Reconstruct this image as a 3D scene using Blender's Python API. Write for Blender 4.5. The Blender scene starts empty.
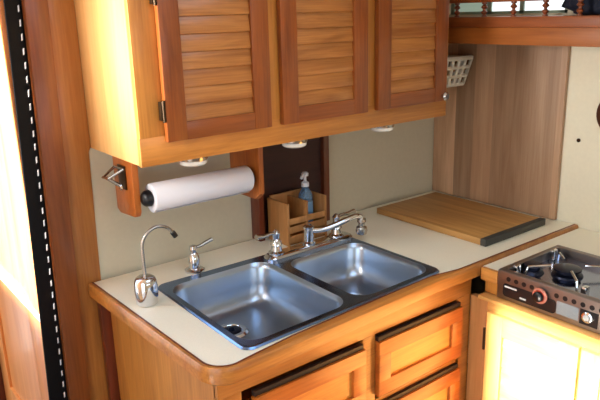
import bpy, bmesh, math, random
from mathutils import Vector, Matrix
random.seed(4)
scene = bpy.context.scene
COL = scene.collection
H = 0.88            # height of the sink counter above the floor; all coordinates below are relative to the counter top
PI = math.pi

# ------------------------------------------------------------------ materials
def s2l(c):
    def f(u):
        u /= 255.0
        return u / 12.92 if u <= 0.04045 else ((u + 0.055) / 1.055) ** 2.4
    return (f(c[0]), f(c[1]), f(c[2]), 1.0)

def new_mat(name):
    m = bpy.data.materials.new(name)
    m.use_nodes = True
    nt = m.node_tree
    b = nt.nodes['Principled BSDF']
    return m, nt, b

def plain(name, col, rough=0.5, metal=0.0, spec=0.5, coat=0.0, bump=0.0, bscale=200.0, vary=0.0):
    m, nt, b = new_mat(name)
    b.inputs['Base Color'].default_value = s2l(col)
    b.inputs['Roughness'].default_value = rough
    b.inputs['Metallic'].default_value = metal
    b.inputs['Specular IOR Level'].default_value = spec
    b.inputs['Coat Weight'].default_value = coat
    b.inputs['Coat Roughness'].default_value = 0.1
    tc = nt.nodes.new('ShaderNodeTexCoord')
    n = nt.nodes.new('ShaderNodeTexNoise')
    n.inputs['Scale'].default_value = bscale
    n.inputs['Detail'].default_value = 4
    nt.links.new(tc.outputs['Object'], n.inputs['Vector'])
    if bump > 0:
        bp = nt.nodes.new('ShaderNodeBump')
        bp.inputs['Strength'].default_value = bump
        bp.inputs['Distance'].default_value = 0.002
        nt.links.new(n.outputs['Fac'], bp.inputs['Height'])
        nt.links.new(bp.outputs['Normal'], b.inputs['Normal'])
    if vary > 0:
        hsv = nt.nodes.new('ShaderNodeHueSaturation')
        hsv.inputs['Color'].default_value = s2l(col)
        mr = nt.nodes.new('ShaderNodeMapRange')
        mr.inputs['From Min'].default_value = 0.3
        mr.inputs['From Max'].default_value = 0.7
        mr.inputs['To Min'].default_value = 1 - vary
        mr.inputs['To Max'].default_value = 1 + vary
        nt.links.new(n.outputs['Fac'], mr.inputs['Value'])
        nt.links.new(mr.outputs['Result'], hsv.inputs['Value'])
        nt.links.new(hsv.outputs['Color'], b.inputs['Base Color'])
    return m

def wood(name, light, dark, axis='z', rough=0.36, coat=0.22, scale=1.0, planks=None, pvar=0.18, fine=1.0, figure=0.0):
    """varnished wood: grain stretched along one axis; planks=(axis, width) adds glued strips of different tone"""
    m, nt, b = new_mat(name)
    L = nt.links
    tc = nt.nodes.new('ShaderNodeTexCoord')
    info = nt.nodes.new('ShaderNodeObjectInfo')
    off = nt.nodes.new('ShaderNodeVectorMath'); off.operation = 'SCALE'
    comb = nt.nodes.new('ShaderNodeCombineXYZ')
    for i in range(3):
        L.new(info.outputs['Random'], comb.inputs[i])
    L.new(comb.outputs[0], off.inputs[0]); off.inputs['Scale'].default_value = 13.0
    add = nt.nodes.new('ShaderNodeVectorMath'); add.operation = 'ADD'
    L.new(tc.outputs['Object'], add.inputs[0]); L.new(off.outputs[0], add.inputs[1])
    src = add.outputs[0]
    pfac = None
    if planks:
        sep = nt.nodes.new('ShaderNodeSeparateXYZ'); L.new(tc.outputs['Object'], sep.inputs[0])
        dv = nt.nodes.new('ShaderNodeMath'); dv.operation = 'DIVIDE'
        L.new(sep.outputs['XYZ'.index(planks[0].upper())], dv.inputs[0]); dv.inputs[1].default_value = planks[1]
        fl = nt.nodes.new('ShaderNodeMath'); fl.operation = 'FLOOR'; L.new(dv.outputs[0], fl.inputs[0])
        wn = nt.nodes.new('ShaderNodeTexWhiteNoise'); wn.noise_dimensions = '1D'
        L.new(fl.outputs[0], wn.inputs['W'])
        pfac = wn.outputs['Value']
        sc = nt.nodes.new('ShaderNodeVectorMath'); sc.operation = 'SCALE'
        L.new(wn.outputs['Color'], sc.inputs[0]); sc.inputs['Scale'].default_value = 9.0
        ad2 = nt.nodes.new('ShaderNodeVectorMath'); ad2.operation = 'ADD'
        L.new(src, ad2.inputs[0]); L.new(sc.outputs[0], ad2.inputs[1])
        src = ad2.outputs[0]
    mp = nt.nodes.new('ShaderNodeMapping')
    s = [14.0 * scale] * 3
    s['xyz'.index(axis)] = 1.6 * scale
    mp.inputs['Scale'].default_value = s
    L.new(src, mp.inputs['Vector'])
    n1 = nt.nodes.new('ShaderNodeTexNoise')
    n1.inputs['Scale'].default_value = 1.0; n1.inputs['Detail'].default_value = 6
    n1.inputs['Roughness'].default_value = 0.6; n1.inputs['Distortion'].default_value = 0.8
    L.new(mp.outputs[0], n1.inputs['Vector'])
    mp2 = nt.nodes.new('ShaderNodeMapping')
    s2 = [150.0 * scale] * 3
    s2['xyz'.index(axis)] = 5.0 * scale
    mp2.inputs['Scale'].default_value = s2
    L.new(src, mp2.inputs['Vector'])
    n2 = nt.nodes.new('ShaderNodeTexNoise')
    n2.inputs['Scale'].default_value = 1.0; n2.inputs['Detail'].default_value = 3
    L.new(mp2.outputs[0], n2.inputs['Vector'])
    mix = nt.nodes.new('ShaderNodeMix'); mix.data_type = 'FLOAT'
    mix.inputs[0].default_value = 0.3 * fine
    L.new(n1.outputs['Fac'], mix.inputs[2]); L.new(n2.outputs['Fac'], mix.inputs[3])
    cr = nt.nodes.new('ShaderNodeValToRGB')
    cr.color_ramp.elements[0].position = 0.32; cr.color_ramp.elements[0].color = s2l(dark)
    cr.color_ramp.elements[1].position = 0.66; cr.color_ramp.elements[1].color = s2l(light)
    L.new(mix.outputs[0], cr.inputs['Fac'])
    hsv = nt.nodes.new('ShaderNodeHueSaturation')
    L.new(cr.outputs['Color'], hsv.inputs['Color'])
    mr = nt.nodes.new('ShaderNodeMapRange')
    v = pvar if planks else 0.07
    mr.inputs['To Min'].default_value = 1 - v; mr.inputs['To Max'].default_value = 1 + v
    L.new(pfac if planks else info.outputs['Random'], mr.inputs['Value'])
    L.new(mr.outputs['Result'], hsv.inputs['Value'])
    L.new(hsv.outputs['Color'], b.inputs['Base Color'])
    b.inputs['Roughness'].default_value = rough
    b.inputs['Coat Weight'].default_value = coat
    b.inputs['Coat Roughness'].default_value = 0.12
    bp = nt.nodes.new('ShaderNodeBump'); bp.inputs['Strength'].default_value = 0.08; bp.inputs['Distance'].default_value = 0.002
    L.new(mix.outputs[0], bp.inputs['Height']); L.new(bp.outputs['Normal'], b.inputs['Normal'])
    return m

def emit(name, col, strength):
    m, nt, b = new_mat(name)
    b.inputs['Base Color'].default_value = s2l(col)
    b.inputs['Emission Color'].default_value = s2l(col)
    b.inputs['Emission Strength'].default_value = strength
    return m

def brushed(name, col, rough, axis=0):
    m, nt, b = new_mat(name)
    b.inputs['Base Color'].default_value = s2l(col)
    b.inputs['Metallic'].default_value = 1.0
    tc = nt.nodes.new('ShaderNodeTexCoord')
    mp = nt.nodes.new('ShaderNodeMapping')
    s = [400.0] * 3; s[axis] = 8.0
    mp.inputs['Scale'].default_value = s
    n = nt.nodes.new('ShaderNodeTexNoise'); n.inputs['Detail'].default_value = 2; n.inputs['Scale'].default_value = 1
    nt.links.new(tc.outputs['Object'], mp.inputs[0]); nt.links.new(mp.outputs[0], n.inputs['Vector'])
    mr = nt.nodes.new('ShaderNodeMapRange')
    mr.inputs['To Min'].default_value = rough - 0.03; mr.inputs['To Max'].default_value = rough + 0.04
    nt.links.new(n.outputs['Fac'], mr.inputs['Value'])
    nt.links.new(mr.outputs['Result'], b.inputs['Roughness'])
    return m

M = {}
M['honey_x'] = wood('honey_wood_x', (206, 136, 60), (152, 88, 32), 'x')
M['honey_z'] = wood('honey_wood_z', (206, 140, 64), (158, 96, 36), 'z')
M['honey_y'] = wood('honey_wood_y', (224, 160, 82), (178, 108, 44), 'y')
M['cherry_z'] = wood('cherry_wood_z', (164, 88, 34), (112, 52, 16), 'z', coat=0.2)
M['cherry_x'] = wood('cherry_wood_x', (164, 88, 34), (112, 52, 16), 'x', coat=0.2)
M['louver'] = wood('louver_wood', (200, 134, 68), (138, 78, 32), 'x', scale=1.3)
M['lit_side_wood'] = wood('lit_honey_side', (218, 172, 112), (192, 140, 80), 'z', scale=0.7)  # honey wood paled to carry the bright light on the cabinet's left side
M['drawer'] = wood('drawer_wood', (198, 110, 36), (146, 68, 18), 'x')
M['drawer_z'] = wood('drawer_wood_z', (196, 110, 40), (146, 68, 20), 'z')
M['drawer_panel'] = wood('drawer_panel_wood', (226, 150, 62), (186, 108, 36), 'x')
M['post_dark'] = wood('post_dark_wood', (134, 74, 32), (94, 46, 16), 'z')
M['post_mid'] = wood('post_mid_wood', (184, 122, 58), (146, 86, 34), 'z')
M['red_dark'] = wood('red_dark_wood', (120, 50, 24), (84, 30, 12), 'z')
M['pull_shade'] = wood('pull_shade_dark', (44, 20, 10), (26, 12, 7), 'x', rough=0.6, coat=0.0)  # near-black tone paints the shade in the gaps above the drawers
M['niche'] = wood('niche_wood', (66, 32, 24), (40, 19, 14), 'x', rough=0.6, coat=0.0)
M['niche_stile'] = wood('niche_stile_wood', (120, 60, 32), (84, 38, 18), 'z')
M['shelf_y'] = wood('shelf_wood', (166, 96, 40), (128, 66, 22), 'y')
M['shelf_lip'] = wood('shelf_lip_wood', (150, 80, 38), (114, 54, 22), 'y')
M['spindle'] = wood('spindle_wood', (140, 74, 40), (100, 46, 22), 'z', scale=3)
M['planks'] = wood('plank_panel_wood', (200, 162, 128), (168, 128, 96), 'z', rough=0.5, coat=0.05, planks=('y', 0.105), pvar=0.34)
M['bamboo'] = wood('bamboo_wood', (192, 146, 84), (160, 110, 56), 'y', rough=0.5, coat=0.05, planks=('x', 0.022), pvar=0.1, scale=1.5)
M['caddy'] = wood('caddy_wood', (190, 136, 80), (158, 104, 54), 'z', rough=0.5, coat=0.1, scale=2)
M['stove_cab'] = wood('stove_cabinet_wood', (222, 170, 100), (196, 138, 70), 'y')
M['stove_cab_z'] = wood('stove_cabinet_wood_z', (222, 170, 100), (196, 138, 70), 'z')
M['filler'] = wood('filler_wood', (196, 140, 86), (168, 112, 62), 'z')
M['leaf'] = wood('door_leaf_wood', (226, 150, 84), (196, 112, 52), 'z')
M['floorwood'] = wood('floor_wood', (84, 70, 58), (56, 46, 38), 'x', planks=('y', 0.07))
M['laminate'] = plain('cream_laminate', (244, 239, 218), 0.35, bscale=300, vary=0.03, bump=0.03)
M['wall'] = plain('cream_wall', (206, 198, 174), 0.6, bscale=60, vary=0.02, bump=0.05)  # darkened for the dimmer light on the back wall; same paint as right wall
M['wall_lit'] = plain('lit_cream_wall', (224, 217, 194), 0.6, bscale=60, vary=0.02, bump=0.05)  # same cream paint, lightened for the brighter light on the right wall
M['ceiling'] = plain('white_ceiling', (236, 232, 222), 0.6, bscale=60, bump=0.05)
M['steel'] = brushed('brushed_steel', (170, 184, 202), 0.29, 0)  # bluish sky reflection tinted into the steel colour
M['steel_deck'] = brushed('brushed_steel_deck', (118, 144, 188), 0.24, 0)  # same steel; darker blue tint stands in for its reflections
M['chrome'] = plain('chrome', (220, 222, 226), 0.08, 1.0)
M['nickel'] = plain('dull_nickel', (190, 184, 176), 0.25, 1.0)
M['black'] = plain('black_plastic', (14, 15, 20), 0.35)
M['black_track'] = plain('black_track', (6, 7, 12), 0.6, spec=0.2)
M['slot'] = plain('white_slot', (225, 228, 235), 0.5)
M['rubber'] = plain('dark_rubber', (58, 58, 54), 0.6, bump=0.2)
M['paper'] = plain('paper_towel', (232, 233, 242), 0.9, bump=0.3, bscale=150)
M['white'] = plain('white_plastic', (232, 226, 208), 0.4)
M['puck'] = plain('white_lens', (240, 238, 230), 0.25, coat=0.5)
M['bronze'] = plain('dark_bronze', (62, 46, 30), 0.35, 0.8)
M['brown_dark'] = plain('dark_brown_glaze', (72, 38, 22), 0.3, coat=0.4)
M['bag'] = plain('navy_cloth', (22, 28, 48), 0.85, bump=0.4, bscale=90, vary=0.3)
M['red'] = plain('red_ring', (196, 62, 40), 0.4)
M['pinkish'] = plain('pale_ring', (206, 132, 112), 0.4)
M['greylabel'] = plain('grey_label', (146, 158, 164), 0.45, bscale=600, vary=0.25)
M['offwhite'] = plain('off_white_print', (220, 222, 220), 0.5)
M['iron'] = plain('dark_burner_iron', (38, 42, 60), 0.3, 0.7)
M['stovesteel'] = brushed('stove_steel', (150, 142, 138), 0.36, 1)
M['stovetray'] = brushed('stove_tray_steel', (150, 158, 180), 0.14, 1)
M['daylight'] = emit('window_daylight', (232, 242, 246), 1.1)
M['greenglass'] = emit('green_tinted_window', (150, 168, 152), 0.6)
M['jar'] = plain('grey_green_tin', (150, 166, 148), 0.4)
def glass(name, col, rough=0.05):
    m, nt, b = new_mat(name)
    b.inputs['Base Color'].default_value = s2l(col)
    b.inputs['Roughness'].default_value = rough
    b.inputs['Transmission Weight'].default_value = 0.7
    b.inputs['IOR'].default_value = 1.35
    return m
M['bottle'] = glass('clear_blue_bottle', (150, 190, 225))
M['soap'] = plain('bottle_label', (120, 160, 200), 0.4)
M['pump'] = plain('white_pump', (216, 220, 228), 0.35)

# ------------------------------------------------------------------ mesh helpers
def nbm(): return bmesh.new()
def merge(dst, src):
    me = bpy.data.meshes.new('tmp'); src.to_mesh(me); src.free()
    dst.from_mesh(me); bpy.data.meshes.remove(me)
    return dst
def box(dst, x0, x1, y0, y1, z0, z1, bev=0.0, seg=2, rot=None, pivot=None):
    b = nbm()
    bmesh.ops.create_cube(b, size=1.0)
    cx, cy, cz = (x0+x1)/2, (y0+y1)/2, (z0+z1)/2
    for v in b.verts:
        v.co = Vector((cx + v.co.x*(x1-x0), cy + v.co.y*(y1-y0), cz + v.co.z*(z1-z0)))
    if bev > 0:
        bmesh.ops.bevel(b, geom=list(b.edges), offset=bev, segments=seg, affect='EDGES', profile=0.6)
    if rot is not None:
        p = Vector(pivot) if pivot else Vector((cx, cy, cz))
        bmesh.ops.transform(b, matrix=Matrix.Translation(p) @ rot @ Matrix.Translation(-p), verts=b.verts)
    return merge(dst, b)
def basis(d):
    d = Vector(d).normalized()
    a = Vector((0, 0, 1)) if abs(d.z) < 0.9 else Vector((1, 0, 0))
    u = d.cross(a).normalized(); w = d.cross(u).normalized()
    return u, w
def loft(dst, loops, closed=True, cap0=True, cap1=True):
    b = nbm()
    vs = [[b.verts.new(p) for p in lp] for lp in loops]
    n = len(loops[0])
    for i in range(len(vs)-1):
        for j in range(n if closed else n-1):
            k = (j+1) % n
            try: b.faces.new((vs[i][j], vs[i][k], vs[i+1][k], vs[i+1][j]))
            except ValueError: pass
    if cap0: b.faces.new(list(reversed(vs[0])))
    if cap1: b.faces.new(vs[-1])
    bmesh.ops.recalc_face_normals(b, faces=b.faces)
    return merge(dst, b)
def tube(dst, pts, r, n=12, caps=True):
    pts = [Vector(p) for p in pts]
    loops = []
    u = None
    for i, p in enumerate(pts):
        if i == 0: d = pts[1]-p
        elif i == len(pts)-1: d = p-pts[i-1]
        else: d = (pts[i+1]-p).normalized() + (p-pts[i-1]).normalized()
        d = d.normalized()
        if u is None: u, w = basis(d)
        else:
            u = (u - d*u.dot(d)).normalized(); w = d.cross(u).normalized()
        rr = r[i] if isinstance(r, (list, tuple)) else r
        loops.append([p + (u*math.cos(2*PI*k/n) + w*math.sin(2*PI*k/n))*rr for k in range(n)])
    return loft(dst, loops, True, caps, caps)
def curve(pts, sub=6):
    """Catmull-Rom smoothing of a polyline"""
    P = [Vector(p) for p in pts]
    P = [2*P[0]-P[1]] + P + [2*P[-1]-P[-2]]
    out = []
    for i in range(1, len(P)-2):
        for k in range(sub):
            t = k/sub
            a, b, c, d = P[i-1], P[i], P[i+1], P[i+2]
            out.append(0.5*((2*b) + (c-a)*t + (2*a-5*b+4*c-d)*t*t + (3*b-a-3*c+d)*t**3))
    out.append(P[-2])
    return out
def lathe(dst, prof, c, axis=(0, 0, 1), n=24, sx=1.0):
    """prof: list of (radius, offset along axis)"""
    a = Vector(axis).normalized(); u, w = basis(a); c = Vector(c)
    loops = [[c + a*t + (u*math.cos(2*PI*k/n)*sx + w*math.sin(2*PI*k/n))*max(r, 1e-4) for k in range(n)] for r, t in prof]
    return loft(dst, loops, True, True, True)
def prism(dst, poly, axis, a0, a1, bev=0.0):
    """poly: list of 2D points in the two other axes (in xyz order), extruded from a0 to a1 along axis"""
    b = nbm()
    ai = 'xyz'.index(axis)
    def mk(p, a):
        q = list(p); q.insert(ai, a); return b.verts.new(q)
    v0 = [mk(p, a0) for p in poly]; v1 = [mk(p, a1) for p in poly]
    b.faces.new(v0); b.faces.new(v1)
    n = len(poly)
    for i in range(n):
        b.faces.new((v0[i], v0[(i+1) % n], v1[(i+1) % n], v1[i]))
    bmesh.ops.recalc_face_normals(b, faces=b.faces)
    if bev > 0:
        bmesh.ops.bevel(b, geom=list(b.edges), offset=bev, segments=2, affect='EDGES', profile=0.6)
    return merge(dst, b)
def rrect(x0, x1, y0, y1, r, n=8):
    out = []
    for cx, cy, a0 in ((x1-r, y1-r, 0), (x0+r, y1-r, PI/2), (x0+r, y0+r, PI), (x1-r, y0+r, 1.5*PI)):
        for k in range(n+1):
            a = a0 + k/n*PI/2
            out.append((cx + r*math.cos(a), cy + r*math.sin(a)))
    return out
def plate(dst, outer, holes, z, warp=None):
    """flat face with holes"""
    b = nbm(); edges = []
    for lp in [outer] + holes:
        vs = [b.verts.new((p[0], p[1], z)) for p in lp]
        for i in range(len(vs)):
            edges.append(b.edges.new((vs[i], vs[(i+1) % len(vs)])))
    bmesh.ops.triangle_fill(b, use_beauty=True, use_dissolve=False, edges=edges)
    for f in b.faces:
        if f.normal.z < 0: f.normal_flip()
    return merge(dst, b)

# ------------------------------------------------------------------ object helpers
ORG = {}
def _place(o, origin, parent):
    o['_o'] = 0
    del o['_o']
    ORG[o.name] = Vector(origin)
    if parent:
        o.parent = parent
        o.location = Vector(origin) - ORG[parent.name]
    else:
        o.location = Vector(origin) + Vector((0, 0, H))
def obj(name, bm, mat, parent=None, origin=None, angle=35):
    if origin is None:
        mn = Vector([min(v.co[i] for v in bm.verts) for i in range(3)])
        mx = Vector([max(v.co[i] for v in bm.verts) for i in range(3)])
        origin = Vector(((mn.x+mx.x)/2, (mn.y+mx.y)/2, mn.z))
    origin = Vector(origin)
    bmesh.ops.translate(bm, vec=-origin, verts=bm.verts)
    me = bpy.data.meshes.new(name); bm.to_mesh(me); bm.free()
    me.polygons.foreach_set('use_smooth', [True]*len(me.polygons))
    me.set_sharp_from_angle(angle=math.radians(angle))
    me.materials.append(M[mat])
    o = bpy.data.objects.new(name, me); COL.objects.link(o)
    _place(o, origin, parent)
    return o
def tag(o, label, cat, group=None):
    o['label'] = label; o['category'] = cat
    if group: o['group'] = group
    return o
def thing(name, label, cat, origin, group=None):
    o = bpy.data.objects.new(name, None); COL.objects.link(o)
    o.empty_display_size = 0.05
    _place(o, origin, None)
    return tag(o, label, cat, group)
def struct(name, bm, mat):
    o = obj(name, bm, mat); o['kind'] = 'structure'; return o
def B(*a, **k): return box(nbm(), *a, **k)

# ------------------------------------------------------------------ the setting
XW = 1.76                     # right wall
struct('floor', B(-2.2, 2.0, -3.4, 1.4, -H-0.05, -H), 'floorwood')
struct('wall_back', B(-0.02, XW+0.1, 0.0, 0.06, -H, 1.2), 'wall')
bm = nbm()
WZ0, WZ1, WY0, WY1 = 0.86, 1.12, -0.66, -0.06       # port opening above the shelf
box(bm, XW, XW+0.06, -3.4, 0.0, -H, WZ0)
box(bm, XW, XW+0.06, -3.4, 0.0, WZ1, 1.2)
box(bm, XW, XW+0.06, -3.4, WY0, WZ0, WZ1)
box(bm, XW, XW+0.06, WY1, 0.0, WZ0, WZ1)
struct('wall_right', bm, 'wall_lit')
bm = nbm()
box(bm, XW+0.02, XW+0.03, WY0, -0.27, WZ0, WZ1)
w1 = struct('window_1', bm, 'daylight')
bm = nbm()
for y0, y1 in ((-0.285, -0.26), (-0.45, -0.43), (WY1-0.02, WY1), (WY0, WY0+0.02)):
    box(bm, XW+0.012, XW+0.034, y0, y1, WZ0, WZ1)
box(bm, XW+0.012, XW+0.034, WY0, WY1, WZ0, WZ0+0.012); box(bm, XW+0.012, XW+0.034, WY0, WY1, WZ1-0.02, WZ1)
obj('window_frame', bm, 'jar', w1)
obj('tinted_pane', B(XW+0.02, XW+0.03, -0.26, WY1, WZ0, WZ1), 'greenglass', w1)
bm = nbm()
HX0, HX1, HY0, HY1 = -0.15, 0.75, -1.75, -0.85        # unseen deck hatch, added for top light on the counters
box(bm, -0.12, XW+0.1, HY1, 0.06, 1.2, 1.24)
box(bm, -1.4, -0.12, HY1, 0.008, 1.2, 1.24)
box(bm, -1.4, XW+0.1, -3.4, HY0, 1.2, 1.24)
box(bm, -1.4, HX0, HY0, HY1, 1.2, 1.24)
box(bm, HX1, XW+0.1, HY0, HY1, 1.2, 1.24)
struct('ceiling', bm, 'ceiling')
bm = nbm()
PX0, PX1, PZ0, PZ1 = -0.9, 1.2, 0.35, 0.85           # long cabin window opposite the galley
box(bm, -1.4, XW+0.1, -3.4, -3.34, -H, PZ0); box(bm, -1.4, XW+0.1, -3.4, -3.34, PZ1, 1.2)
box(bm, -1.4, PX0, -3.4, -3.34, PZ0, PZ1); box(bm, PX1, XW+0.1, -3.4, -3.34, PZ0, PZ1)
struct('wall_front', bm, 'wall')
struct('ceiling_sun_blocker', B(HX0-0.04, HX0, HY0-0.06, HY1+0.06, 1.24, 1.78, 0.01), 'ceiling')  # unseen upright board, added to keep hatch sun off the shelf

# two bulkhead boards at the left of the galley
struct('trim_1', prism(nbm(), [(-0.184, -H), (-0.114, -H), (-0.073, 1.2), (-0.144, 1.2)], 'y', -0.028, 0.06, 0.003), 'post_dark')
struct('trim_2', prism(nbm(), [(-0.112, -H), (-0.035, -H), (-0.008, 0.0), (0.002, 0.46), (0.010, 0.475), (0.010, 1.2), (-0.072, 1.2)], 'y', -0.006, 0.06, 0.003), 'post_mid')

# black track with white slots beside the boards
trk = thing('slotted_track', 'black vertical track with a row of white slots along the door post', 'track', (-0.22, 0.01, -H))
bm = prism(nbm(), [(-0.252, -H), (-0.184, -H), (-0.144, 1.2), (-0.192, 1.2)], 'y', 0.0, 0.010, 0.003)
obj('track_strip', bm, 'black_track', trk)
for i in range(64):
    z = -0.70 + i*0.0425
    if z > 1.16: break
    xr = -0.1875 + (z+H)/2.08*0.040
    obj('slot', prism(nbm(), [(xr-0.010, z), (xr-0.006, z+0.003), (xr-0.005, z+0.022), (xr-0.009, z+0.019)], 'y', -0.004, 0.001, 0.001), 'slot', trk)

# wooden door leaf standing open beyond the track, lit by the sun
LX = -0.205
d1 = struct('door_1', B(LX, LX+0.035, 0.014, 0.86, -H, 1.2), 'leaf')
bm = nbm()
box(bm, LX-0.012, LX+0.001, 0.014, 0.21, -H, 1.2, 0.003)
box(bm, LX-0.012, LX+0.001, 0.74, 0.86, -H, 1.2, 0.003)
box(bm, LX-0.012, LX+0.001, 0.21, 0.74, -H, -0.70, 0.003)
obj('door_frame', bm, 'leaf', d1)
obj('door_rail', B(LX-0.016, LX+0.001, 0.014, 0.86, -0.115, -0.09, 0.004), 'offwhite', d1)  # moulding coloured off-white to stand in for the bright sunlight edge
struct('trim_3', B(LX-0.1, LX+0.1, 0.87, 0.95, -H, 1.2, 0.004), 'red_dark')

# cabin side with the companionway opening that the sun enters by
bm = nbm()
WX = -1.35
box(bm, WX-0.05, WX, -0.915, 0.014, -H, 1.2)          # between the openings
box(bm, WX-0.05, WX, -2.3, -0.915, 1.09, 1.2)        # head of the companionway
box(bm, WX-0.05, WX, -3.4, -2.3, -H, 1.2)
wleft = struct('wall_left', bm, 'wall')
fill_lamp_pos = Vector((-0.43, -0.395, 0.80))
bm = box(nbm(), -0.475, -0.437, -0.420, -0.370, 0.50, 1.10, 0.006)
for z in (0.58, 1.02):
    tube(bm, [(WX+0.002, -0.395, z), (-0.47, -0.395, z)], 0.009, 10)
obj('fill_lamp', bm, 'nickel', wleft)  # casing and arms made up for the added out-of-frame fill light
# unseen wall added far outside to shade the foot of the door leaf
struct('wall_sun_blocker', B(-4.1, -4.0, 0.0, 2.2, -H, 1.80), 'wall')

# ------------------------------------------------------------------ sink base cabinet
FY = -0.775       # front of the face frame
sb = thing('sink_base_cabinet', 'honey wood base cabinet with drawers under the double sink', 'cabinet', (0.55, -0.4, -H))
bm = nbm()
box(bm, 0.0, 0.02, -0.76, -0.03, -H, -0.036)                      # end panel
box(bm, 1.06, 1.08, FY+0.02, -0.02, -H, -0.036)
box(bm, 0.02, 1.06, -0.03, -0.012, -H, -0.036)
box(bm, 0.02, 1.06, -0.76, -0.03, -H+0.06, -H+0.08)
obj('carcass', bm, 'honey_z', sb)
obj('back_stile', B(-0.034, 0.003, -0.040, -0.008, -H, -0.05, 0.002), 'red_dark', sb)
bm = nbm()
box(bm, 0.0, 1.075, FY, FY+0.022, -0.115, -0.036, 0.002)           # top rail
box(bm, 0.0, 0.075, FY, FY+0.022, -H, -0.115, 0.002)
box(bm, 0.535, 0.59, FY, FY+0.022, -H, -0.115, 0.002)
box(bm, 1.0, 1.075, FY, FY+0.022, -H, -0.115, 0.002)
box(bm, 0.075, 1.02, FY, FY+0.022, -H, -H+0.08, 0.002)
for z in (-0.375, -0.63):
    box(bm, 0.075, 0.535, FY, FY+0.022, z-0.02, z+0.02, 0.002)
    box(bm, 0.59, 1.02, FY, FY+0.022, z-0.02, z+0.02, 0.002)
obj('face_frame', bm, 'honey_x', sb)
def drawer(x0, x1, z0, z1):
    y1 = FY-0.001; y0 = FY-0.022; w = 0.054
    bm = nbm()
    box(bm, x0, x1, y0, y1, z1-w, z1, 0.003)
    box(bm, x0, x1, y0, y1, z0, z0+w, 0.003)
    box(bm, x0, x0+w, y0-0.0005, y1, z0+w-0.002, z1-w+0.002, 0.002)
    box(bm, x1-w, x1, y0-0.0005, y1, z0+w-0.002, z1-w+0.002, 0.002)
    box(bm, x0+0.03, x1-0.03, y1, FY+0.3, z0+0.03, z1-0.05)       # drawer body
    d = obj('drawer', bm, 'drawer', sb)
    obj('drawer_panel', B(x0+w-0.003, x1-w+0.003, y0+0.011, y1, z0+w-0.003, z1-w+0.003), 'drawer_panel', d)
    obj('pull_gap_shade', B(x0+0.004, x1-0.004, y0+0.008, y1+0.004, z1-0.001, z1+0.016, 0.002), 'pull_shade', d)  # dark strip standing in for the shaded finger gap
drawer(0.105, 0.53, -0.345, -0.140)
drawer(0.588, 1.006, -0.335, -0.138)
drawer(0.105, 0.53, -0.60, -0.385)
drawer(0.588, 1.006, -0.60, -0.385)

# ------------------------------------------------------------------ countertop
ctop = thing('countertop', 'cream laminate countertop with honey wood edge round the sink', 'countertop', (0.8, -0.4, -0.04))
def arc(c, r, a0, a1, n=8):
    return [(c[0]+r*math.cos(a0+(a1-a0)*k/n), c[1]+r*math.sin(a0+(a1-a0)*k/n)) for k in range(n+1)]
def counter_outline(d):
    """outline inset by d from the outer wood edge"""
    r = 0.085
    p = [(-0.06+d, -0.012)]
    p += [(-0.052+d, -0.35)]
    p += arc((-0.042+r, -0.830+r), r-d, PI, 1.5*PI)
    p += [(0.12, -0.830+d), (0.25, -0.826+d), (0.60, -0.808+d), (0.87, -0.794+d), (1.0, -0.794+d), (1.085, -0.794+d), (XW-0.004, -0.793+d), (XW-0.004, -0.012)]
    return p
SX0, SX1 = 0.098, 0.945
def warp(p):
    """the sink sits a trace out of square in its cut-out"""
    u = (p[0]-SX0)/(SX1-SX0); v = (p[1]+0.2)/(-0.565)
    yb = -0.193 - 0.012*u; yf = -0.782 + 0.030*u
    return (p[0] - 0.012*(v-0.5)*(1-u), yb + (yf-yb)*v)
def wl(loop): return [warp(p) for p in loop]
def edge_in(p, d=0.0):
    """inner side of the wood edging: it widens to meet the front of the sink"""
    if p[1] > -0.7: return p
    t = min(1.0, max(0.0, (p[0]-0.02)/0.20)) * min(1.0, max(0.0, (1.0-p[0])/0.12))
    return (p[0], p[1]+0.023*t*t*(3-2*t))
cut = wl(rrect(SX0+0.018, SX1-0.018, -0.755, -0.21, 0.03, 5))
bm = nbm()
lam = [edge_in(p) for p in counter_outline(0.016)]
plate(bm, lam, [cut], 0.0)
loft(bm, [[(p[0], p[1], 0.0) for p in lam], [(p[0], p[1], -0.035) for p in lam]], True, False, False)
loft(bm, [[(p[0], p[1], 0.0) for p in cut], [(p[0], p[1], -0.035) for p in cut]], True, False, False)
b2 = plate(nbm(), lam, [cut], -0.035)
for f in b2.faces: f.normal_flip()
merge(bm, b2)
obj('laminate_top', bm, 'laminate', ctop)
# wood edging swept along the outline (left end, rounded corner, front)
out = counter_outline(0.0)[:-1]; inn = [edge_in(p) for p in counter_outline(0.0165)[:-1]]
bm = nbm()
prof = []
for o_, i_ in zip(out, inn):
    d = Vector((o_[0]-i_[0], o_[1]-i_[1], 0))
    O = Vector((o_[0], o_[1], 0)); I = Vector((i_[0], i_[1], 0))
    prof.append([I + Vector((0, 0, 0.001)), O - d*0.35 + Vector((0, 0, 0.002)), O - d*0.08 + Vector((0, 0, -0.005)), O + Vector((0, 0, -0.02)),
                 O - d*0.1 + Vector((0, 0, -0.045)), O - d*0.4 + Vector((0, 0, -0.05)), I + Vector((0, 0, -0.05))])
loft(bm, prof[:-1], True, True, True)
obj('wood_edge', bm, 'honey_x', ctop)
obj('wood_edge', loft(nbm(), prof[-2:], True, True, True), 'post_mid', ctop)
# thin dark line between laminate and edging
bm = nbm()
a = [edge_in(p) for p in counter_outline(0.0155)[:-1]]; c = [edge_in(p) for p in counter_outline(0.0205)[:-1]]
loft(bm, [[(p[0], p[1], 0.0022), (q[0], q[1], 0.0022), (q[0], q[1], -0.002), (p[0], p[1], -0.002)] for p, q in zip(a, c)], True, True, True)
obj('edge_seam', bm, 'red_dark', ctop)

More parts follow.
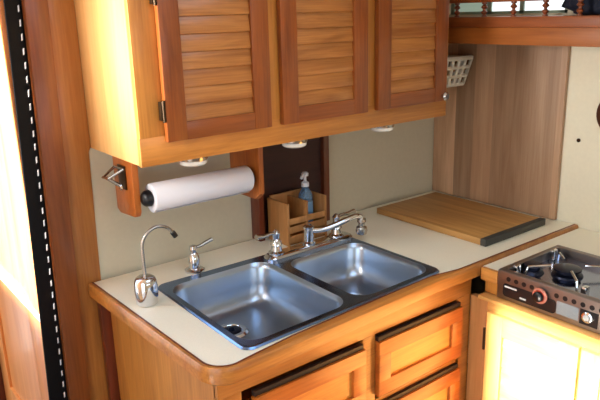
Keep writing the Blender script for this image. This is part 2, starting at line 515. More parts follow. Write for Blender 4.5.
# ------------------------------------------------------------------ double sink
sink = thing('double_sink', 'stainless steel double bowl sink set in the cream counter', 'sink', (0.52, -0.48, -0.2))
ZD = 0.007
outer = wl(rrect(SX0, SX1, -0.765, -0.2, 0.035, 6))
outer_in = wl(rrect(SX0+0.012, SX1-0.012, -0.753, -0.212, 0.028, 6))
bl = wl(rrect(0.122, 0.522, -0.738, -0.245, 0.065, 8))
br = wl(rrect(0.562, 0.922, -0.738, -0.322, 0.065, 8))
bm = nbm()
plate(bm, outer_in, [bl, br], ZD)
loft(bm, [[(p[0], p[1], ZD) for p in outer_in], [(p[0]*0.4+q[0]*0.6, p[1]*0.4+q[1]*0.6, ZD-0.0005) for p, q in zip(outer_in, outer)],
          [(p[0], p[1], 0.0015) for p in outer]], True, False, False)
obj('sink_deck', bm, 'steel_deck', sink)
def bowl(x0, x1, y0, y1, depth, name):
    bm = nbm(); loops = []
    prof = [(0.0, 0.0), (0.002, 0.004), (0.006, 0.008), (0.010, 0.02), (0.016, depth*0.5), (0.022, depth-0.05), (0.030, depth-0.025),
            (0.045, depth-0.009), (0.070, depth-0.002), (0.105, depth)]
    for ins, dz in prof:
        r = max(0.065 - ins*0.15, 0.05)
        loops.append([(p[0], p[1], ZD-dz) for p in wl(rrect(x0+ins, x1-ins, y0+ins, y1-ins, r, 8))])
    loft(bm, loops, True, False, True)
    for f in bm.faces: f.normal_flip()
    o = obj(name, bm, 'steel', sink, angle=60)
    return o
bowl(0.122, 0.522, -0.738, -0.245, 0.15, 'sink_bowl')
bowl(0.562, 0.922, -0.738, -0.322, 0.14, 'sink_bowl')
for cx, cy, d in ((0.275, -0.405, 0.15), (0.735, -0.50, 0.14)):
    z = ZD-d
    bm = lathe(nbm(), [(0.034, 0.003), (0.038, 0.007), (0.050, 0.007), (0.058, 0.001)], (cx, cy, z))
    dr = obj('drain', bm, 'chrome', sink)
    bm = lathe(nbm(), [(0.034, 0.0065), (0.030, 0.008), (0.012, 0.0072), (0.010, 0.015), (0.006, 0.017)], (cx, cy, z))
    st = obj('strainer', bm, 'iron', dr)

# ------------------------------------------------------------------ main faucet
fy = -0.262
fc = thing('kitchen_faucet', 'two handled chrome faucet on the ledge behind the right bowl', 'faucet', (0.73, fy, ZD))
bm = nbm()
loops = []
for ins, z in ((0, 0.0), (0.0, 0.008), (0.006, 0.016), (0.014, 0.019)):
    loops.append([(p[0], p[1], ZD+z) for p in rrect(0.525+ins, 0.945-ins, fy-0.036+ins, fy+0.036-ins, 0.034-ins, 6)])
loft(bm, loops)
obj('deck_plate', bm, 'chrome', fc)
zp = ZD+0.018
for hx, sgn in ((0.575, -1), (0.872, 1)):
    bm = lathe(nbm(), [(0.030, 0), (0.030, 0.006), (0.022, 0.012), (0.019, 0.030), (0.023, 0.036), (0.020, 0.048), (0.013, 0.058), (0.014, 0.068), (0.016, 0.080), (0.008, 0.090), (0.003, 0.094)], (hx, fy, zp))
    hd = obj('handle', bm, 'chrome', fc)
    pts = curve([(hx, fy, zp+0.078), (hx+sgn*0.03, fy-0.002, zp+0.083), (hx+sgn*0.06, fy-0.004, zp+0.081), (hx+sgn*0.092, fy-0.006, zp+0.085)])
    n = len(pts)
    obj('lever', tube(nbm(), pts, [0.006 + 0.005*(i/(n-1))**1.5 for i in range(n)]), 'nickel', hd)
bm = lathe(nbm(), [(0.027, 0), (0.027, 0.008), (0.020, 0.014), (0.019, 0.060), (0.022, 0.064), (0.022, 0.072), (0.012, 0.080)], (0.73, fy, zp))
obj('spout_base', bm, 'chrome', fc)
pts = curve([(0.73, fy, zp+0.055), (0.78, fy-0.022, zp+0.052), (0.83, fy-0.040, zp+0.063), (0.885, fy-0.056, zp+0.080), (0.920, fy-0.064, zp+0.086), (0.940, fy-0.068, zp+0.080), (0.945, fy-0.069, zp+0.066)])
n = len(pts)
sp = obj('spout', tube(nbm(), pts, [0.0125 - 0.002*i/(n-1) for i in range(n)], 14), 'chrome', fc)
bm = lathe(nbm(), [(0.017, 0.078), (0.018, 0.066), (0.013, 0.060), (0.013, 0.050), (0.021, 0.044), (0.024, 0.030), (0.020, 0.016), (0.014, 0.012)], (0.945, fy-0.069, zp-0.006))
obj('aerator', bm, 'nickel', sp)

# ------------------------------------------------------------------ small lever tap behind the left bowl
lt = thing('lever_tap', 'small chrome lever tap behind the left sink bowl', 'tap', (0.285, -0.155, 0))
obj('tap_base', lathe(nbm(), [(0.036, 0.0), (0.036, 0.006), (0.030, 0.010), (0.021, 0.012)], (0.285, -0.155, 0.001)), 'chrome', lt)
obj('tap_body', lathe(nbm(), [(0.020, 0.010), (0.021, 0.050), (0.018, 0.056), (0.016, 0.066), (0.011, 0.072), (0.011, 0.080), (0.015, 0.084), (0.013, 0.096), (0.004, 0.100)], (0.285, -0.155, 0.0)), 'chrome', lt)
pts = curve([(0.290, -0.155, 0.086), (0.315, -0.156, 0.090), (0.34, -0.157, 0.098), (0.362, -0.158, 0.103)])
obj('tap_lever', tube(nbm(), pts, [0.005+0.003*i/(len(pts)-1) for i in range(len(pts))]), 'nickel', lt)

# ------------------------------------------------------------------ gooseneck filter tap
gx, gy = 0.030, -0.300
gt = thing('filter_tap', 'thin gooseneck filter tap on a fat chrome base at the counter corner', 'tap', (gx, gy, 0))
obj('tap_base', lathe(nbm(), [(0.032, 0.0), (0.035, 0.003), (0.0365, 0.018), (0.038, 0.045), (0.0365, 0.074), (0.032, 0.087), (0.024, 0.093), (0.010, 0.095)], (gx, gy, 0.001), n=28), 'chrome', gt)
obj('base_band', lathe(nbm(), [(0.0345, 0.018), (0.0355, 0.019), (0.0360, 0.026), (0.0352, 0.027)], (gx, gy, 0.0), n=28), 'black', gt)
R = 0.058
pts = [(gx, gy, 0.090), (gx, gy, 0.12), (gx, gy, 0.16), (gx, gy, 0.19)]
for k in range(1, 13):
    a = PI - k/12*PI*0.86
    pts.append((gx + R + R*math.cos(a), gy, 0.19 + R*math.sin(a)))
obj('gooseneck', tube(nbm(), pts, 0.0055, 12), 'nickel', gt)
e = Vector(pts[-1]); dr = (e-Vector(pts[-2])).normalized()
obj('tap_nozzle', tube(nbm(), [e-dr*0.004, e+dr*0.016], 0.0085, 14), 'black', gt)

# ------------------------------------------------------------------ upper cabinet
UY = -0.405; UZ = 0.472
uc = thing('upper_cabinet', 'honey wood wall cabinet with three louvered doors above the sink', 'cabinet', (0.67, -0.2, UZ))
bm = nbm()
box(bm, 1.325, 1.345, UY+0.02, -0.001, UZ, 1.195)
obj('side_panel', B(0.011, 0.03, UY+0.0195, -0.001, UZ, 1.195), 'lit_side_wood', uc)
box(bm, 0.03, 1.325, UY+0.02, -0.001, UZ+0.018, UZ+0.036)
box(bm, 0.02, 1.325, -0.012, -0.001, UZ+0.036, 1.195)
obj('carcass', bm, 'honey_z', uc)
for x0, x1 in ((0.011, 0.098), (0.452, 0.512), (0.882, 0.945), (1.318, 1.345)):
    obj('stile', B(x0, x1, UY, UY+0.02, UZ+0.082, 1.195, 0.0015), 'honey_z', uc)
bm = nbm()
box(bm, 0.009, 1.345, UY, UY+0.02, UZ-0.002, UZ+0.083, 0.002)
obj('bottom_rail', bm, 'honey_x', uc)
obj('top_rail', B(0.011, 1.345, UY, UY+0.0195, 1.11, 1.195, 0.002), 'honey_x', uc)
def louver_door(parent, axis, a0, a1, z0, z1, f0, f1, w, wb, mats, names=('door', 'louver_panel'), pitch=0.05):
    """axis x: door in the XZ plane, front at f0 (toward -Y); axis y: door in the YZ plane, front at f0 (toward -X)"""
    def bx(bm, p0, p1, q0, q1, d0, d1, bev=0.0, rot=None):
        if axis == 'x': return box(bm, p0, p1, d0, d1, q0, q1, bev, rot=rot)
        return box(bm, d0, d1, p0, p1, q0, q1, bev, rot=rot)
    bm = nbm()
    bx(bm, a0, a0+w, z0, z1, f0, f1, 0.004); bx(bm, a1-w, a1, z0, z1, f0, f1, 0.004)
    d = obj(names[0], bm, mats[0], parent)
    for q0, q1 in ((z0, z0+wb), (z1-wb, z1)):
        bm = nbm()
        bx(bm, a0+w-0.001, a1-w+0.001, q0, q1, f0+0.001, f1, 0.003)
        obj('door_rail', bm, mats[1], d)
    bm = nbm()
    n = max(2, round((z1-z0-2*wb)/pitch)); ph = (z1-z0-2*wb)/n
    t = (f1-f0)
    for i in range(n):
        zc = z0+wb+ph*(i+0.5)
        ang = math.radians(8)
        rot = Matrix.Rotation(-ang, 4, 'X') if axis == 'x' else Matrix.Rotation(ang, 4, 'Y')
        bx(bm, a0+w-0.003, a1-w+0.003, zc-ph*0.56, zc+ph*0.56, f0+t*0.52, f0+t*0.74, 0.0015, rot)
    obj(names[1], bm, mats[2], d)
    return d
doors = []
for a0, a1 in ((0.088, 0.462), (0.508, 0.890), (0.940, 1.318)):
    doors.append(louver_door(uc, 'x', a0, a1, 0.536, 1.10, UY-0.022, UY-0.0005, 0.066, 0.055, ('cherry_z', 'cherry_x', 'louver')))
for z in (0.60, 0.925):
    bm = nbm()
    box(bm, 0.076, 0.0875, UY-0.016, UY+0.001, z, z+0.055, 0.002)
    tube(bm, [(0.083, UY-0.02, z-0.004), (0.083, UY-0.02, z+0.059)], 0.005, 10)
    obj('hinge', bm, 'bronze', doors[0])
kb = lathe(nbm(), [(0.008, 0.0), (0.008, 0.010), (0.016, 0.016), (0.018, 0.022), (0.011, 0.028)], (1.292, UY-0.022, 0.556), axis=(0, -1, 0))
obj('knob', kb, 'chrome', doors[2])

# three puck lights under the upper cabinet (copied)
def puck():
    t = thing('under_cabinet_light', '', 'light', (0.205, -0.375, UZ-0.003))
    c = (0.205, -0.352, UZ-0.010)
    # sits on the recessed cabinet floor
    obj('light_housing', lathe(nbm(), [(0.046, 0.0275), (0.047, 0.0), (0.045, -0.005)], c), 'nickel', t)
    obj('light_lens', lathe(nbm(), [(0.044, -0.004), (0.043, -0.016), (0.036, -0.021), (0.010, -0.022)], c), 'puck', t)
    return t
p0 = puck()
p0['label'] = 'white puck light under the upper cabinet, above the paper towel roll'
def copy_tree(o):
    c = o.copy(); COL.objects.link(c)
    for ch in o.children:
        k = ch.copy(); COL.objects.link(k); k.parent = c
    return c
for x, lab in ((0.605, 'white puck light under the upper cabinet, above the wooden caddy'), (1.035, 'white puck light under the upper cabinet, right of the other two, under the third door')):
    c = copy_tree(p0)
    c.location.x += x-0.205
    c['label'] = lab
for o in list(COL.objects):
    if o.name.startswith('under_cabinet_light'): o['group'] = 'puck lights under the upper cabinet'

# ------------------------------------------------------------------ paper towel holder and roll
ph = thing('paper_towel_holder', 'wooden bracket paper towel holder under the upper cabinet', 'paper towel holder', (0.3, -0.15, 0.25))
bm = prism(nbm(), [(-0.05, UZ+0.016), (-0.05, 0.262), (-0.075, 0.250), (-0.190, 0.258), (-0.200, 0.275), (-0.205, UZ+0.016)], 'x', 0.062, 0.084, 0.003)
obj('bracket', bm, 'drawer_z', ph)
bm = prism(nbm(), [(-0.05, UZ+0.016), (-0.05, 0.235), (-0.215, 0.235), (-0.245, 0.26), (-0.245, UZ+0.016)], 'x', 0.523, 0.545, 0.003)
obj('bracket', bm, 'drawer_z', ph)
ry, rz = -0.205, 0.318
bm = nbm()
tube(bm, [(0.084, ry, rz), (0.523, ry, rz)], 0.010, 14)
lathe(bm, [(0.012, 0.0), (0.020, 0.004), (0.026, 0.012), (0.028, 0.028), (0.024, 0.032)], (0.085, ry, rz), axis=(1, 0, 0))
lathe(bm, [(0.022, 0.0), (0.026, 0.012), (0.016, 0.018)], (0.503, ry, rz), axis=(1, 0, 0))
obj('rod', bm, 'black', ph)
bm = nbm()
prof = [(0.021, 0.0), (0.046, 0.0), (0.0475, 0.004), (0.0475, 0.376), (0.046, 0.38), (0.021, 0.38)]
ring = [[Vector((0.118+t, ry+r*math.cos(2*PI*k/40), rz+r*math.sin(2*PI*k/40))) for k in range(40)] for r, t in prof + prof[:1]]
loft(bm, ring, True, False, False)
roll = obj('paper_towel_roll', bm, 'paper')
tag(roll, 'white paper towel roll hanging on its holder under the cabinet', 'paper towel')
# loose sheet end is part of the roll
pts = []
bm = nbm()
lp = []
for k in range(8):
    a = -0.3 - k*0.22
    r = 0.0478 + k*0.0003
    lp.append((ry + r*math.cos(a), rz + r*math.sin(a)))
loft(bm, [[(x, p[0], p[1]) for p in lp] + [(x, p[0]+(p[0]-ry)*0.02, p[1]+(p[1]-rz)*0.02) for p in reversed(lp)] for x in (0.119, 0.497)])
obj('loose_sheet', bm, 'paper', roll)

# ------------------------------------------------------------------ metal bottle opener on the bracket
ox = 0.062
op = thing('bottle_opener', 'small metal bottle opener screwed to the left towel bracket', 'bottle opener', (ox, -0.1, 0.33))
bm = nbm()
box(bm, ox-0.006, ox, -0.155, -0.100, 0.345, 0.425, 0.002)
obj('back_plate', bm, 'bronze', op)
bm = nbm()
tube(bm, [(ox-0.005, -0.15, 0.415), (ox-0.050, -0.13, 0.388), (ox-0.052, -0.085, 0.384), (ox-0.005, -0.075, 0.412), (ox-0.005, -0.15, 0.415)], 0.005, 10)
tube(bm, [(ox-0.050, -0.108, 0.387), (ox-0.010, -0.128, 0.355)], 0.006, 10)
obj('opener_loop', bm, 'nickel', op)
bm = lathe(nbm(), [(0.011, 0.0), (0.012, 0.006), (0.006, 0.011)], (ox-0.005, -0.128, 0.352), axis=(-1, 0, 0))
obj('screw', bm, 'chrome', op)

# ------------------------------------------------------------------ dark wooden niche board behind the caddy
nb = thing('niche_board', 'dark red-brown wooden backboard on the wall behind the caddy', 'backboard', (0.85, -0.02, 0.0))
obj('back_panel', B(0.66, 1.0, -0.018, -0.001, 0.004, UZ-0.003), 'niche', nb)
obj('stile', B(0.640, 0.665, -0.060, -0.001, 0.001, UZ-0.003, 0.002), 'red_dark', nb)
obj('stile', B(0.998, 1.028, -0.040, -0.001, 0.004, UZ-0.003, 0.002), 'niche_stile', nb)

# ------------------------------------------------------------------ wooden caddy
cd = thing('wooden_caddy', 'open wooden two-compartment caddy behind the faucet', 'caddy', (0.80, -0.11, 0.001))
cx0, cx1, cy0, cy1 = 0.688, 0.888, -0.185, -0.05
zt = 0.175
obj('side_panel', B(cx0, cx0+0.010, cy0, cy1, 0.001, zt, 0.0015), 'caddy', cd)
obj('side_panel', B(cx1-0.010, cx1, cy0, cy1, 0.001, zt, 0.0015), 'caddy', cd)
obj('divider', B(0.783, 0.792, cy0, cy1, 0.010, zt-0.005, 0.0015), 'caddy', cd)
obj('back_panel', B(cx0+0.010, cx1-0.010, cy1-0.009, cy1, 0.001, zt+0.008, 0.0015), 'caddy', cd)
obj('bottom_panel', B(cx0+0.010, cx1-0.010, cy0+0.009, cy1-0.009, 0.001, 0.010), 'caddy', cd)
for z0, z1 in ((0.012, 0.040), (0.052, 0.078), (0.088, 0.112)):
    obj('front_slat', B(cx0+0.010, cx1-0.010, cy0+0.0005, cy0+0.008, z0, z1, 0.0015), 'caddy', cd)

# soap bottle standing in the caddy
bx_, by_ = 0.834, -0.115
so = thing('soap_bottle', 'clear blue pump soap bottle standing in the wooden caddy', 'bottle', (bx_, by_, 0.011))
obj('bottle_body', lathe(nbm(), [(0.026, 0.0), (0.030, 0.005), (0.030, 0.140), (0.028, 0.165), (0.018, 0.185), (0.013, 0.192), (0.013, 0.200)], (bx_, by_, 0.011)), 'bottle', so)
obj('bottle_label', lathe(nbm(), [(0.0303, 0.05), (0.0306, 0.052), (0.0306, 0.135), (0.0303, 0.137)], (bx_, by_, 0.011)), 'soap', so)
bm = nbm()
lathe(bm, [(0.016, 0.198), (0.016, 0.214), (0.010, 0.218), (0.006, 0.222), (0.006, 0.240), (0.014, 0.242), (0.015, 0.252), (0.009, 0.258)], (bx_, by_, 0.011))
tube(bm, curve([(bx_, by_, 0.259), (bx_-0.022, by_-0.014, 0.261), (bx_-0.036, by_-0.022, 0.252)]), 0.006, 10)
obj('pump', bm, 'pump', so)

# ------------------------------------------------------------------ plank panel on the right wall, cutting board
pp = obj('plank_panel', B(XW-0.022, XW-0.002, -0.690, -0.006, 0.003, 0.80, 0.002), 'planks')
tag(pp, 'large upright panel of glued wood planks against the right wall', 'panel')
cb = thing('cutting_board', 'bamboo cutting board with a dark end lying on the cream counter', 'cutting board', (1.45, -0.4, 0.001))
obj('board', B(1.255, 1.655, -0.672, -0.100, 0.001, 0.028, 0.003), 'bamboo', cb)
obj('end_strip', B(1.253, 1.657, -0.700, -0.672, 0.001, 0.0295, 0.003), 'rubber', cb)

# ------------------------------------------------------------------ shelf with spindle rail at the top right
SX = 1.48
sh = thing('spindle_shelf', 'wooden corner shelf with a turned spindle rail at top right', 'shelf', (1.62, -0.9, 0.745))
obj('fascia', B(SX, SX+0.022, -1.75, -0.03, 0.748, 0.815, 0.003), 'shelf_y', sh)
obj('shelf_lip', B(SX-0.012, SX+0.034, -1.75, -0.03, 0.813, 0.855, 0.006), 'shelf_lip', sh)
obj('shelf_board', B(SX+0.022, XW-0.001, -1.75, -0.002, 0.815, 0.838), 'shelf_y', sh)
obj('top_rail', B(SX-0.006, SX+0.026, -1.75, -0.03, 0.909, 0.936, 0.005), 'shelf_lip', sh)
for i in range(10):
    y = -0.326 - i*0.1355
    prof = [(0.011, 0.0), (0.011, 0.008), (0.006, 0.012), (0.013, 0.024), (0.014, 0.030), (0.007, 0.038), (0.006, 0.043), (0.007, 0.048), (0.014, 0.056), (0.013, 0.062), (0.006, 0.074), (0.011, 0.078), (0.011, 0.088)]
    obj('spindle', lathe(nbm(), [(r_*0.95, t_*0.637) for r_, t_ in prof], (SX+0.010, y, 0.854), n=16), 'spindle', sh)
# navy soft bag on the shelf
bm = nbm()
bmesh.ops.create_icosphere(bm, subdivisions=4, radius=1.0)
for v in bm.verts:
    p = v.co
    q = Vector([math.copysign(abs(t)**0.6, t) for t in p])
    wob = 1 + 0.05*math.sin(9*p.x+3*p.y) + 0.04*math.sin(13*p.z+7*p.y)
    v.co = Vector((1.615+q.x*0.085*wob, -1.075+q.y*0.33*wob, 0.940+q.z*0.099))
bag = obj('cloth_bag', bm, 'bag')
tag(bag, 'dark navy cloth bundle lying behind the spindle rail at right', 'bag')

# ------------------------------------------------------------------ white lattice basket
bk = thing('lattice_basket', 'small white plastic lattice basket under the corner shelf', 'basket', (1.62, -0.1, 0.55))
def basket_face(bm, A, Bp, C, D, nu, nv, t):
    """lattice on the quad A-B (bottom) D-C (top)"""
    A, Bp, C, D = map(Vector, (A, Bp, C, D))
    f = lambda u, v: (A*(1-u)+Bp*u)*(1-v) + (D*(1-u)+C*u)*v
    for i in range(nu+1): tube(bm, [f(i/nu, 0), f(i/nu, 1)], t, 6)
    for j in range(nv+1): tube(bm, [f(0, j/nv), f(1, j/nv)], t, 6)
bt = [(1.49, -0.205), (1.698, -0.205), (1.698, -0.03), (1.49, -0.03)]
tp = [(1.47, -0.230), (1.722, -0.230), (1.722, -0.014), (1.47, -0.014)]
bm = nbm()
for i in range(4):
    j = (i+1) % 4
    n = 6 if i % 2 == 0 else 4
    basket_face(bm, (*bt[i], 0.555), (*bt[j], 0.555), (*tp[j], 0.672), (*tp[i], 0.672), n, 3, 0.0085)
obj('lattice', bm, 'white', bk)
bm = nbm()
tube(bm, [(*tp[i % 4], 0.676) for i in range(5)], 0.008, 8)
obj('basket_rim', bm, 'white', bk)
for x in (1.53, 1.66):
    obj('wall_hook', tube(nbm(), [(x, -0.0005, 0.70), (x, -0.008, 0.70), (x, -0.014, 0.685), (x, -0.014, 0.676)], 0.005, 8), 'nickel', bk)
box_b = B(1.49, 1.698, -0.205, -0.03, 0.548, 0.554)
obj('basket_floor', box_b, 'white', bk)

# dark oval piece hanging on the right wall, screw in the wall
bm = lathe(nbm(), [(0.02, 0.0), (0.085, 0.0), (0.09, 0.008), (0.085, 0.018), (0.05, 0.024), (0.005, 0.026)], (XW-0.001, -0.915, 0.478), axis=(-1, 0, 0), n=40)
hv = obj('wall_plaque', bm, 'brown_dark')
tag(hv, 'dark brown rounded plaque hanging on the cream right wall', 'wall plaque')
bm = lathe(nbm(), [(0.008, 0.0), (0.008, 0.004), (0.004, 0.007)], (XW-0.0005, -0.757, 0.357), axis=(-1, 0, 0), n=14)
tag(obj('wall_screw', bm, 'bronze'), 'small dark screw head in the cream wall beside the plank panel', 'screw')

# ------------------------------------------------------------------ stove side: counter, stove, cabinet
sc_ = thing('stove_counter', 'cream laminate counter with wood edge around the stove', 'countertop', (1.5, -1.3, -0.06))
STX0, STX1, STY0, STY1 = 1.098, 1.470, -1.47, -0.872
cz = -0.010
bm = nbm()
for x0, x1, y0, y1 in ((1.110, XW-0.003, STY1+0.004, -0.797), (STX1+0.004, XW-0.003, -1.75, STY1+0.004), (1.110, STX1+0.004, -1.75, STY0-0.004)):
    box(bm, x0, x1, y0, y1, cz-0.03, cz)
obj('laminate_top', bm, 'laminate', sc_)
obj('wood_edge', B(1.094, 1.111, STY1+0.002, -0.800, cz-0.046, cz+0.001, 0.003), 'honey_y', sc_)
obj('wood_edge', B(1.094, 1.111, -1.75, STY0-0.002, cz-0.046, cz+0.001, 0.003), 'honey_y', sc_)

st = thing('gas_stove', 'steel two-burner galley stove set into the right counter', 'stove', (1.28, -1.17, -0.10))
SZ = 0.006; SB = -0.100
bm = nbm()
box(bm, STX0+0.006, STX1, STY0, STY1, SB, -0.035, 0.002)
obj('stove_body', bm, 'stovesteel', st)
bm = nbm()     # raised rim round the top
for x0, x1, y0, y1 in ((STX0, STX0+0.022, STY0, STY1), (STX1-0.022, STX1, STY0, STY1), (STX0+0.02, STX1-0.02, STY1-0.022, STY1), (STX0+0.02, STX1-0.02, STY0, STY0+0.022)):
    box(bm, x0, x1, y0, y1, -0.036, SZ, 0.004)
obj('top_rim', bm, 'stovesteel', st)
obj('burner_tray', B(STX0+0.022, STX1-0.022, STY0+0.022, STY1-0.022, -0.036, -0.026), 'stovetray', st)
# front panel
fx = STX0-0.004
bm = B(fx, STX0+0.007, STY0, STY1, SB, SZ-0.002, 0.003)
fp = obj('front_panel', bm, 'stovesteel', st)
k = 0
y = -0.9165
while y > STY0+0.03:
    if not (-1.075 < y < -1.03):
        obj('vent_hole', lathe(nbm(), [(0.0085, 0.0), (0.0085, 0.0012)], (fx+0.0005, y, -0.020), axis=(-1, 0, 0), n=16), 'black', fp)
    y -= 0.0305
bm = nbm()
loft(bm, [[(fx-d, p[0], p[1]) for p in rrect(-1.10, -0.897, -0.086, -0.038, 0.012, 5)] for d in (-0.001, 0.0012)])
pl = obj('control_plate', bm, 'black', fp)
obj('print_strip', B(fx-0.0020, fx-0.0010, -0.952, -0.904, -0.052, -0.046), 'offwhite', pl)
obj('print_strip', B(fx-0.0020, fx-0.0010, -0.990, -0.966, -0.076, -0.070), 'offwhite', pl)
ky, kz = -1.046, -0.036
kn = obj('control_knob', lathe(nbm(), [(0.0225, 0.0), (0.0225, 0.006), (0.019, 0.010), (0.017, 0.026), (0.012, 0.029)], (fx-0.001, ky, kz), axis=(-1, 0, 0)), 'black', fp)
obj('knob_ring', lathe(nbm(), [(0.021, 0.005), (0.0265, 0.006), (0.0270, 0.011), (0.0195, 0.013)], (fx-0.001, ky, kz), axis=(-1, 0, 0)), 'pinkish', kn)
obj('knob_mark', lathe(nbm(), [(0.0165, 0.010), (0.0205, 0.0135), (0.0190, 0.0165), (0.0165, 0.0165)], (fx-0.001, ky+0.001, kz), axis=(-1, 0, 0)), 'red', kn)
gl = obj('data_label', B(fx-0.0015, fx+0.001, -1.180, -1.104, -0.080, -0.036), 'greylabel', fp)
bm = B(fx-0.0012, fx+0.001, -1.245, -1.184, -0.085, -0.034)
ip = obj('igniter_plate', bm, 'black', fp)
ib = obj('igniter_button', lathe(nbm(), [(0.018, 0.0), (0.018, 0.008), (0.013, 0.010), (0.012, 0.006)], (fx-0.001, -1.212, -0.055), axis=(-1, 0, 0)), 'chrome', ip)
obj('button_cap', lathe(nbm(), [(0.010, 0.005), (0.010, 0.013), (0.006, 0.015)], (fx-0.001, -1.212, -0.055), axis=(-1, 0, 0)), 'offwhite', ib)
kn2 = obj('control_knob', lathe(nbm(), [(0.0225, 0.0), (0.0225, 0.006), (0.019, 0.010), (0.017, 0.026), (0.012, 0.029)], (fx-0.001, -1.36, kz), axis=(-1, 0, 0)), 'black', fp)
# burners and pan supports
for bx0, by0, r in ((1.29, -1.02, 0.052), (1.29, -1.32, 0.052)):
    bn = obj('burner', lathe(nbm(), [(r*1.05, -0.026), (r*1.0, -0.020), (r*0.7, -0.016), (r*0.7, -0.006), (r*0.92, -0.004), (r*0.92, 0.001), (r*0.6, 0.005), (r*0.2, 0.006)], (bx0, by0, 0)), 'iron', st)
    for q in range(4):
        a = q*PI/2 + PI/4
        dx, dy = math.cos(a), math.sin(a)
        bm = tube(nbm(), [(bx0+dx*0.150, by0+dy*0.14, -0.025), (bx0+dx*0.140, by0+dy*0.13, 0.006), (bx0+dx*0.060, by0+dy*0.055, 0.010)], 0.005, 8)
        obj('pan_support', bm, 'chrome', st)
for cxp in (STX0+0.06, STX1-0.08):
    for y in (-0.905, -1.16):
        obj('pot_clamp', B(cxp-0.014, cxp+0.014, y-0.009, y+0.009, -0.026, 0.014, 0.004), 'chrome', st)
obj('small_burner', lathe(nbm(), [(0.040, -0.026), (0.034, -0.016), (0.026, -0.012), (0.026, -0.002), (0.032, 0.0), (0.030, 0.006), (0.008, 0.008)], (1.225, -0.925, 0)), 'iron', st)

# stove cabinet
CX = 1.075
bc = thing('stove_base_cabinet', 'pale wood base cabinet with louvered doors under the stove', 'cabinet', (1.4, -1.25, -H))
bm = nbm()
box(bm, CX+0.02, XW-0.003, -1.75, -1.73, -H, -0.12)
box(bm, CX+0.02, XW-0.003, -1.73, -0.845, -H+0.06, -H+0.08)
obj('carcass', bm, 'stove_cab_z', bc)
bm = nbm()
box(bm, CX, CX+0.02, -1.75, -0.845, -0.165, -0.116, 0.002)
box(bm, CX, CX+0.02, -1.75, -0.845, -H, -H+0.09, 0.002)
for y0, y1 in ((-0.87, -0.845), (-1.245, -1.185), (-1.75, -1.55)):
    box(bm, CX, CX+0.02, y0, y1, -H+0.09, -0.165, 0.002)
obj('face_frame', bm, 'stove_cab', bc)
obj('ledge', B(CX-0.012, STX0+0.02, -1.75, -0.815, -0.117, -0.102, 0.003), 'stove_cab', bc)
obj('corner_filler', B(CX-0.004, CX+0.022, -0.850, -0.778, -H, -0.117, 0.002), 'filler', bc)
obj('corner_block', B(1.104, 1.14, STY1+0.004, -0.815, -0.100, -0.057), 'honey_z', bc)
obj('recess_shade', B(1.20, 1.22, -0.86, -0.79, -0.115, -0.05), 'red_dark', bc)  # dark sheet standing in for shade in the corner recess
for a0, a1 in ((-1.212, -0.862), (-1.57, -1.220)):
    d = louver_door(bc, 'y', a0, a1, -0.80, -0.150, CX-0.021, CX-0.0005, 0.068, 0.075, ('stove_cab_z', 'stove_cab', 'stove_cab'), pitch=0.038)
    if a1 > -1:
        bm = nbm()
        tube(bm, [(CX-0.020, a1+0.005, -0.30), (CX-0.020, a1+0.005, -0.215)], 0.005, 10)
        box(bm, CX-0.014, CX-0.0005, a1+0.001, a1+0.011, -0.29, -0.225, 0.002)
        obj('hinge', bm, 'bronze', d)

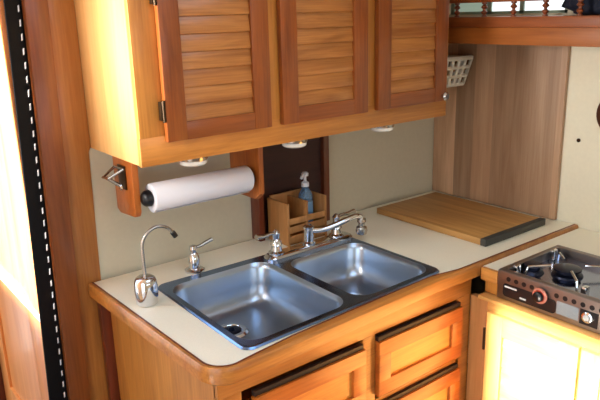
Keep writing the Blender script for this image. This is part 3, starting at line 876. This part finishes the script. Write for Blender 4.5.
# ------------------------------------------------------------------ light
w = bpy.data.worlds.new('World'); scene.world = w
w.use_nodes = True
nt = w.node_tree
bg = nt.nodes['Background']
tc = nt.nodes.new('ShaderNodeTexCoord')
sp_ = nt.nodes.new('ShaderNodeSeparateXYZ')
nt.links.new(tc.outputs['Generated'], sp_.inputs[0])
cr = nt.nodes.new('ShaderNodeValToRGB')
el = cr.color_ramp.elements
el[0].position = 0.0; el[0].color = (0.30, 0.28, 0.26, 1)
el[1].position = 1.0; el[1].color = (0.55, 0.74, 1.0, 1)
e2 = el.new(0.48); e2.color = (0.55, 0.56, 0.58, 1)
e3 = el.new(0.55); e3.color = (0.86, 0.94, 1.0, 1)
mr = nt.nodes.new('ShaderNodeMapRange'); mr.inputs['From Min'].default_value = -1; mr.inputs['From Max'].default_value = 1
nt.links.new(sp_.outputs['Z'], mr.inputs['Value'])
nt.links.new(mr.outputs['Result'], cr.inputs['Fac'])
nt.links.new(cr.outputs['Color'], bg.inputs['Color'])
bg.inputs['Strength'].default_value = 3.0

sun = bpy.data.lights.new('sun', 'SUN'); sun.energy = 42.0; sun.angle = math.radians(2.5); sun.color = (1.0, 0.93, 0.80)
so_ = bpy.data.objects.new('sun', sun); COL.objects.link(so_)
so_.rotation_euler = Vector((1.0, 0.0, -0.5)).to_track_quat('-Z', 'Y').to_euler()
so_.location = (-3, -1, 3)

# upright fill light added out of frame to brighten the cabinet's left side
sl = bpy.data.lights.new('fill_lamp', 'AREA'); sl.shape = 'RECTANGLE'; sl.size = 0.56; sl.size_y = 0.03
sl.energy = 4.2; sl.spread = math.radians(90); sl.color = (1.0, 0.97, 0.90)
slo = bpy.data.objects.new('fill_lamp_light', sl); COL.objects.link(slo)
slo.matrix_world = Matrix.Translation(fill_lamp_pos + Vector((0, 0, H))) @ Matrix(((0, 0, -1), (0, 1, 0), (1, 0, 0))).to_4x4()

# ------------------------------------------------------------------ camera
cam = bpy.data.cameras.new('camera'); co = bpy.data.objects.new('camera', cam); COL.objects.link(co)
cam.sensor_fit = 'HORIZONTAL'; cam.sensor_width = 36.0
cam.lens = 660.4857/600*36.0
cam.clip_start = 0.02
Rw = [(0.78805584, -0.61502902, -0.02659504), (-0.18927284, -0.20095962, -0.96114048), (0.58578476, 0.76246609, -0.27477569)]
r, d, f = [Vector(v) for v in Rw]
m3 = Matrix((r, -d, -f)).transposed()
co.matrix_world = Matrix.Translation((-0.7698, -2.1655, 0.8952+H)) @ m3.to_4x4()
scene.camera = co

vs = scene.view_settings
vs.view_transform = 'Standard'; vs.look = 'None'; vs.gamma = 1.0; vs.use_curve_mapping = False
vs.exposure = 0.2
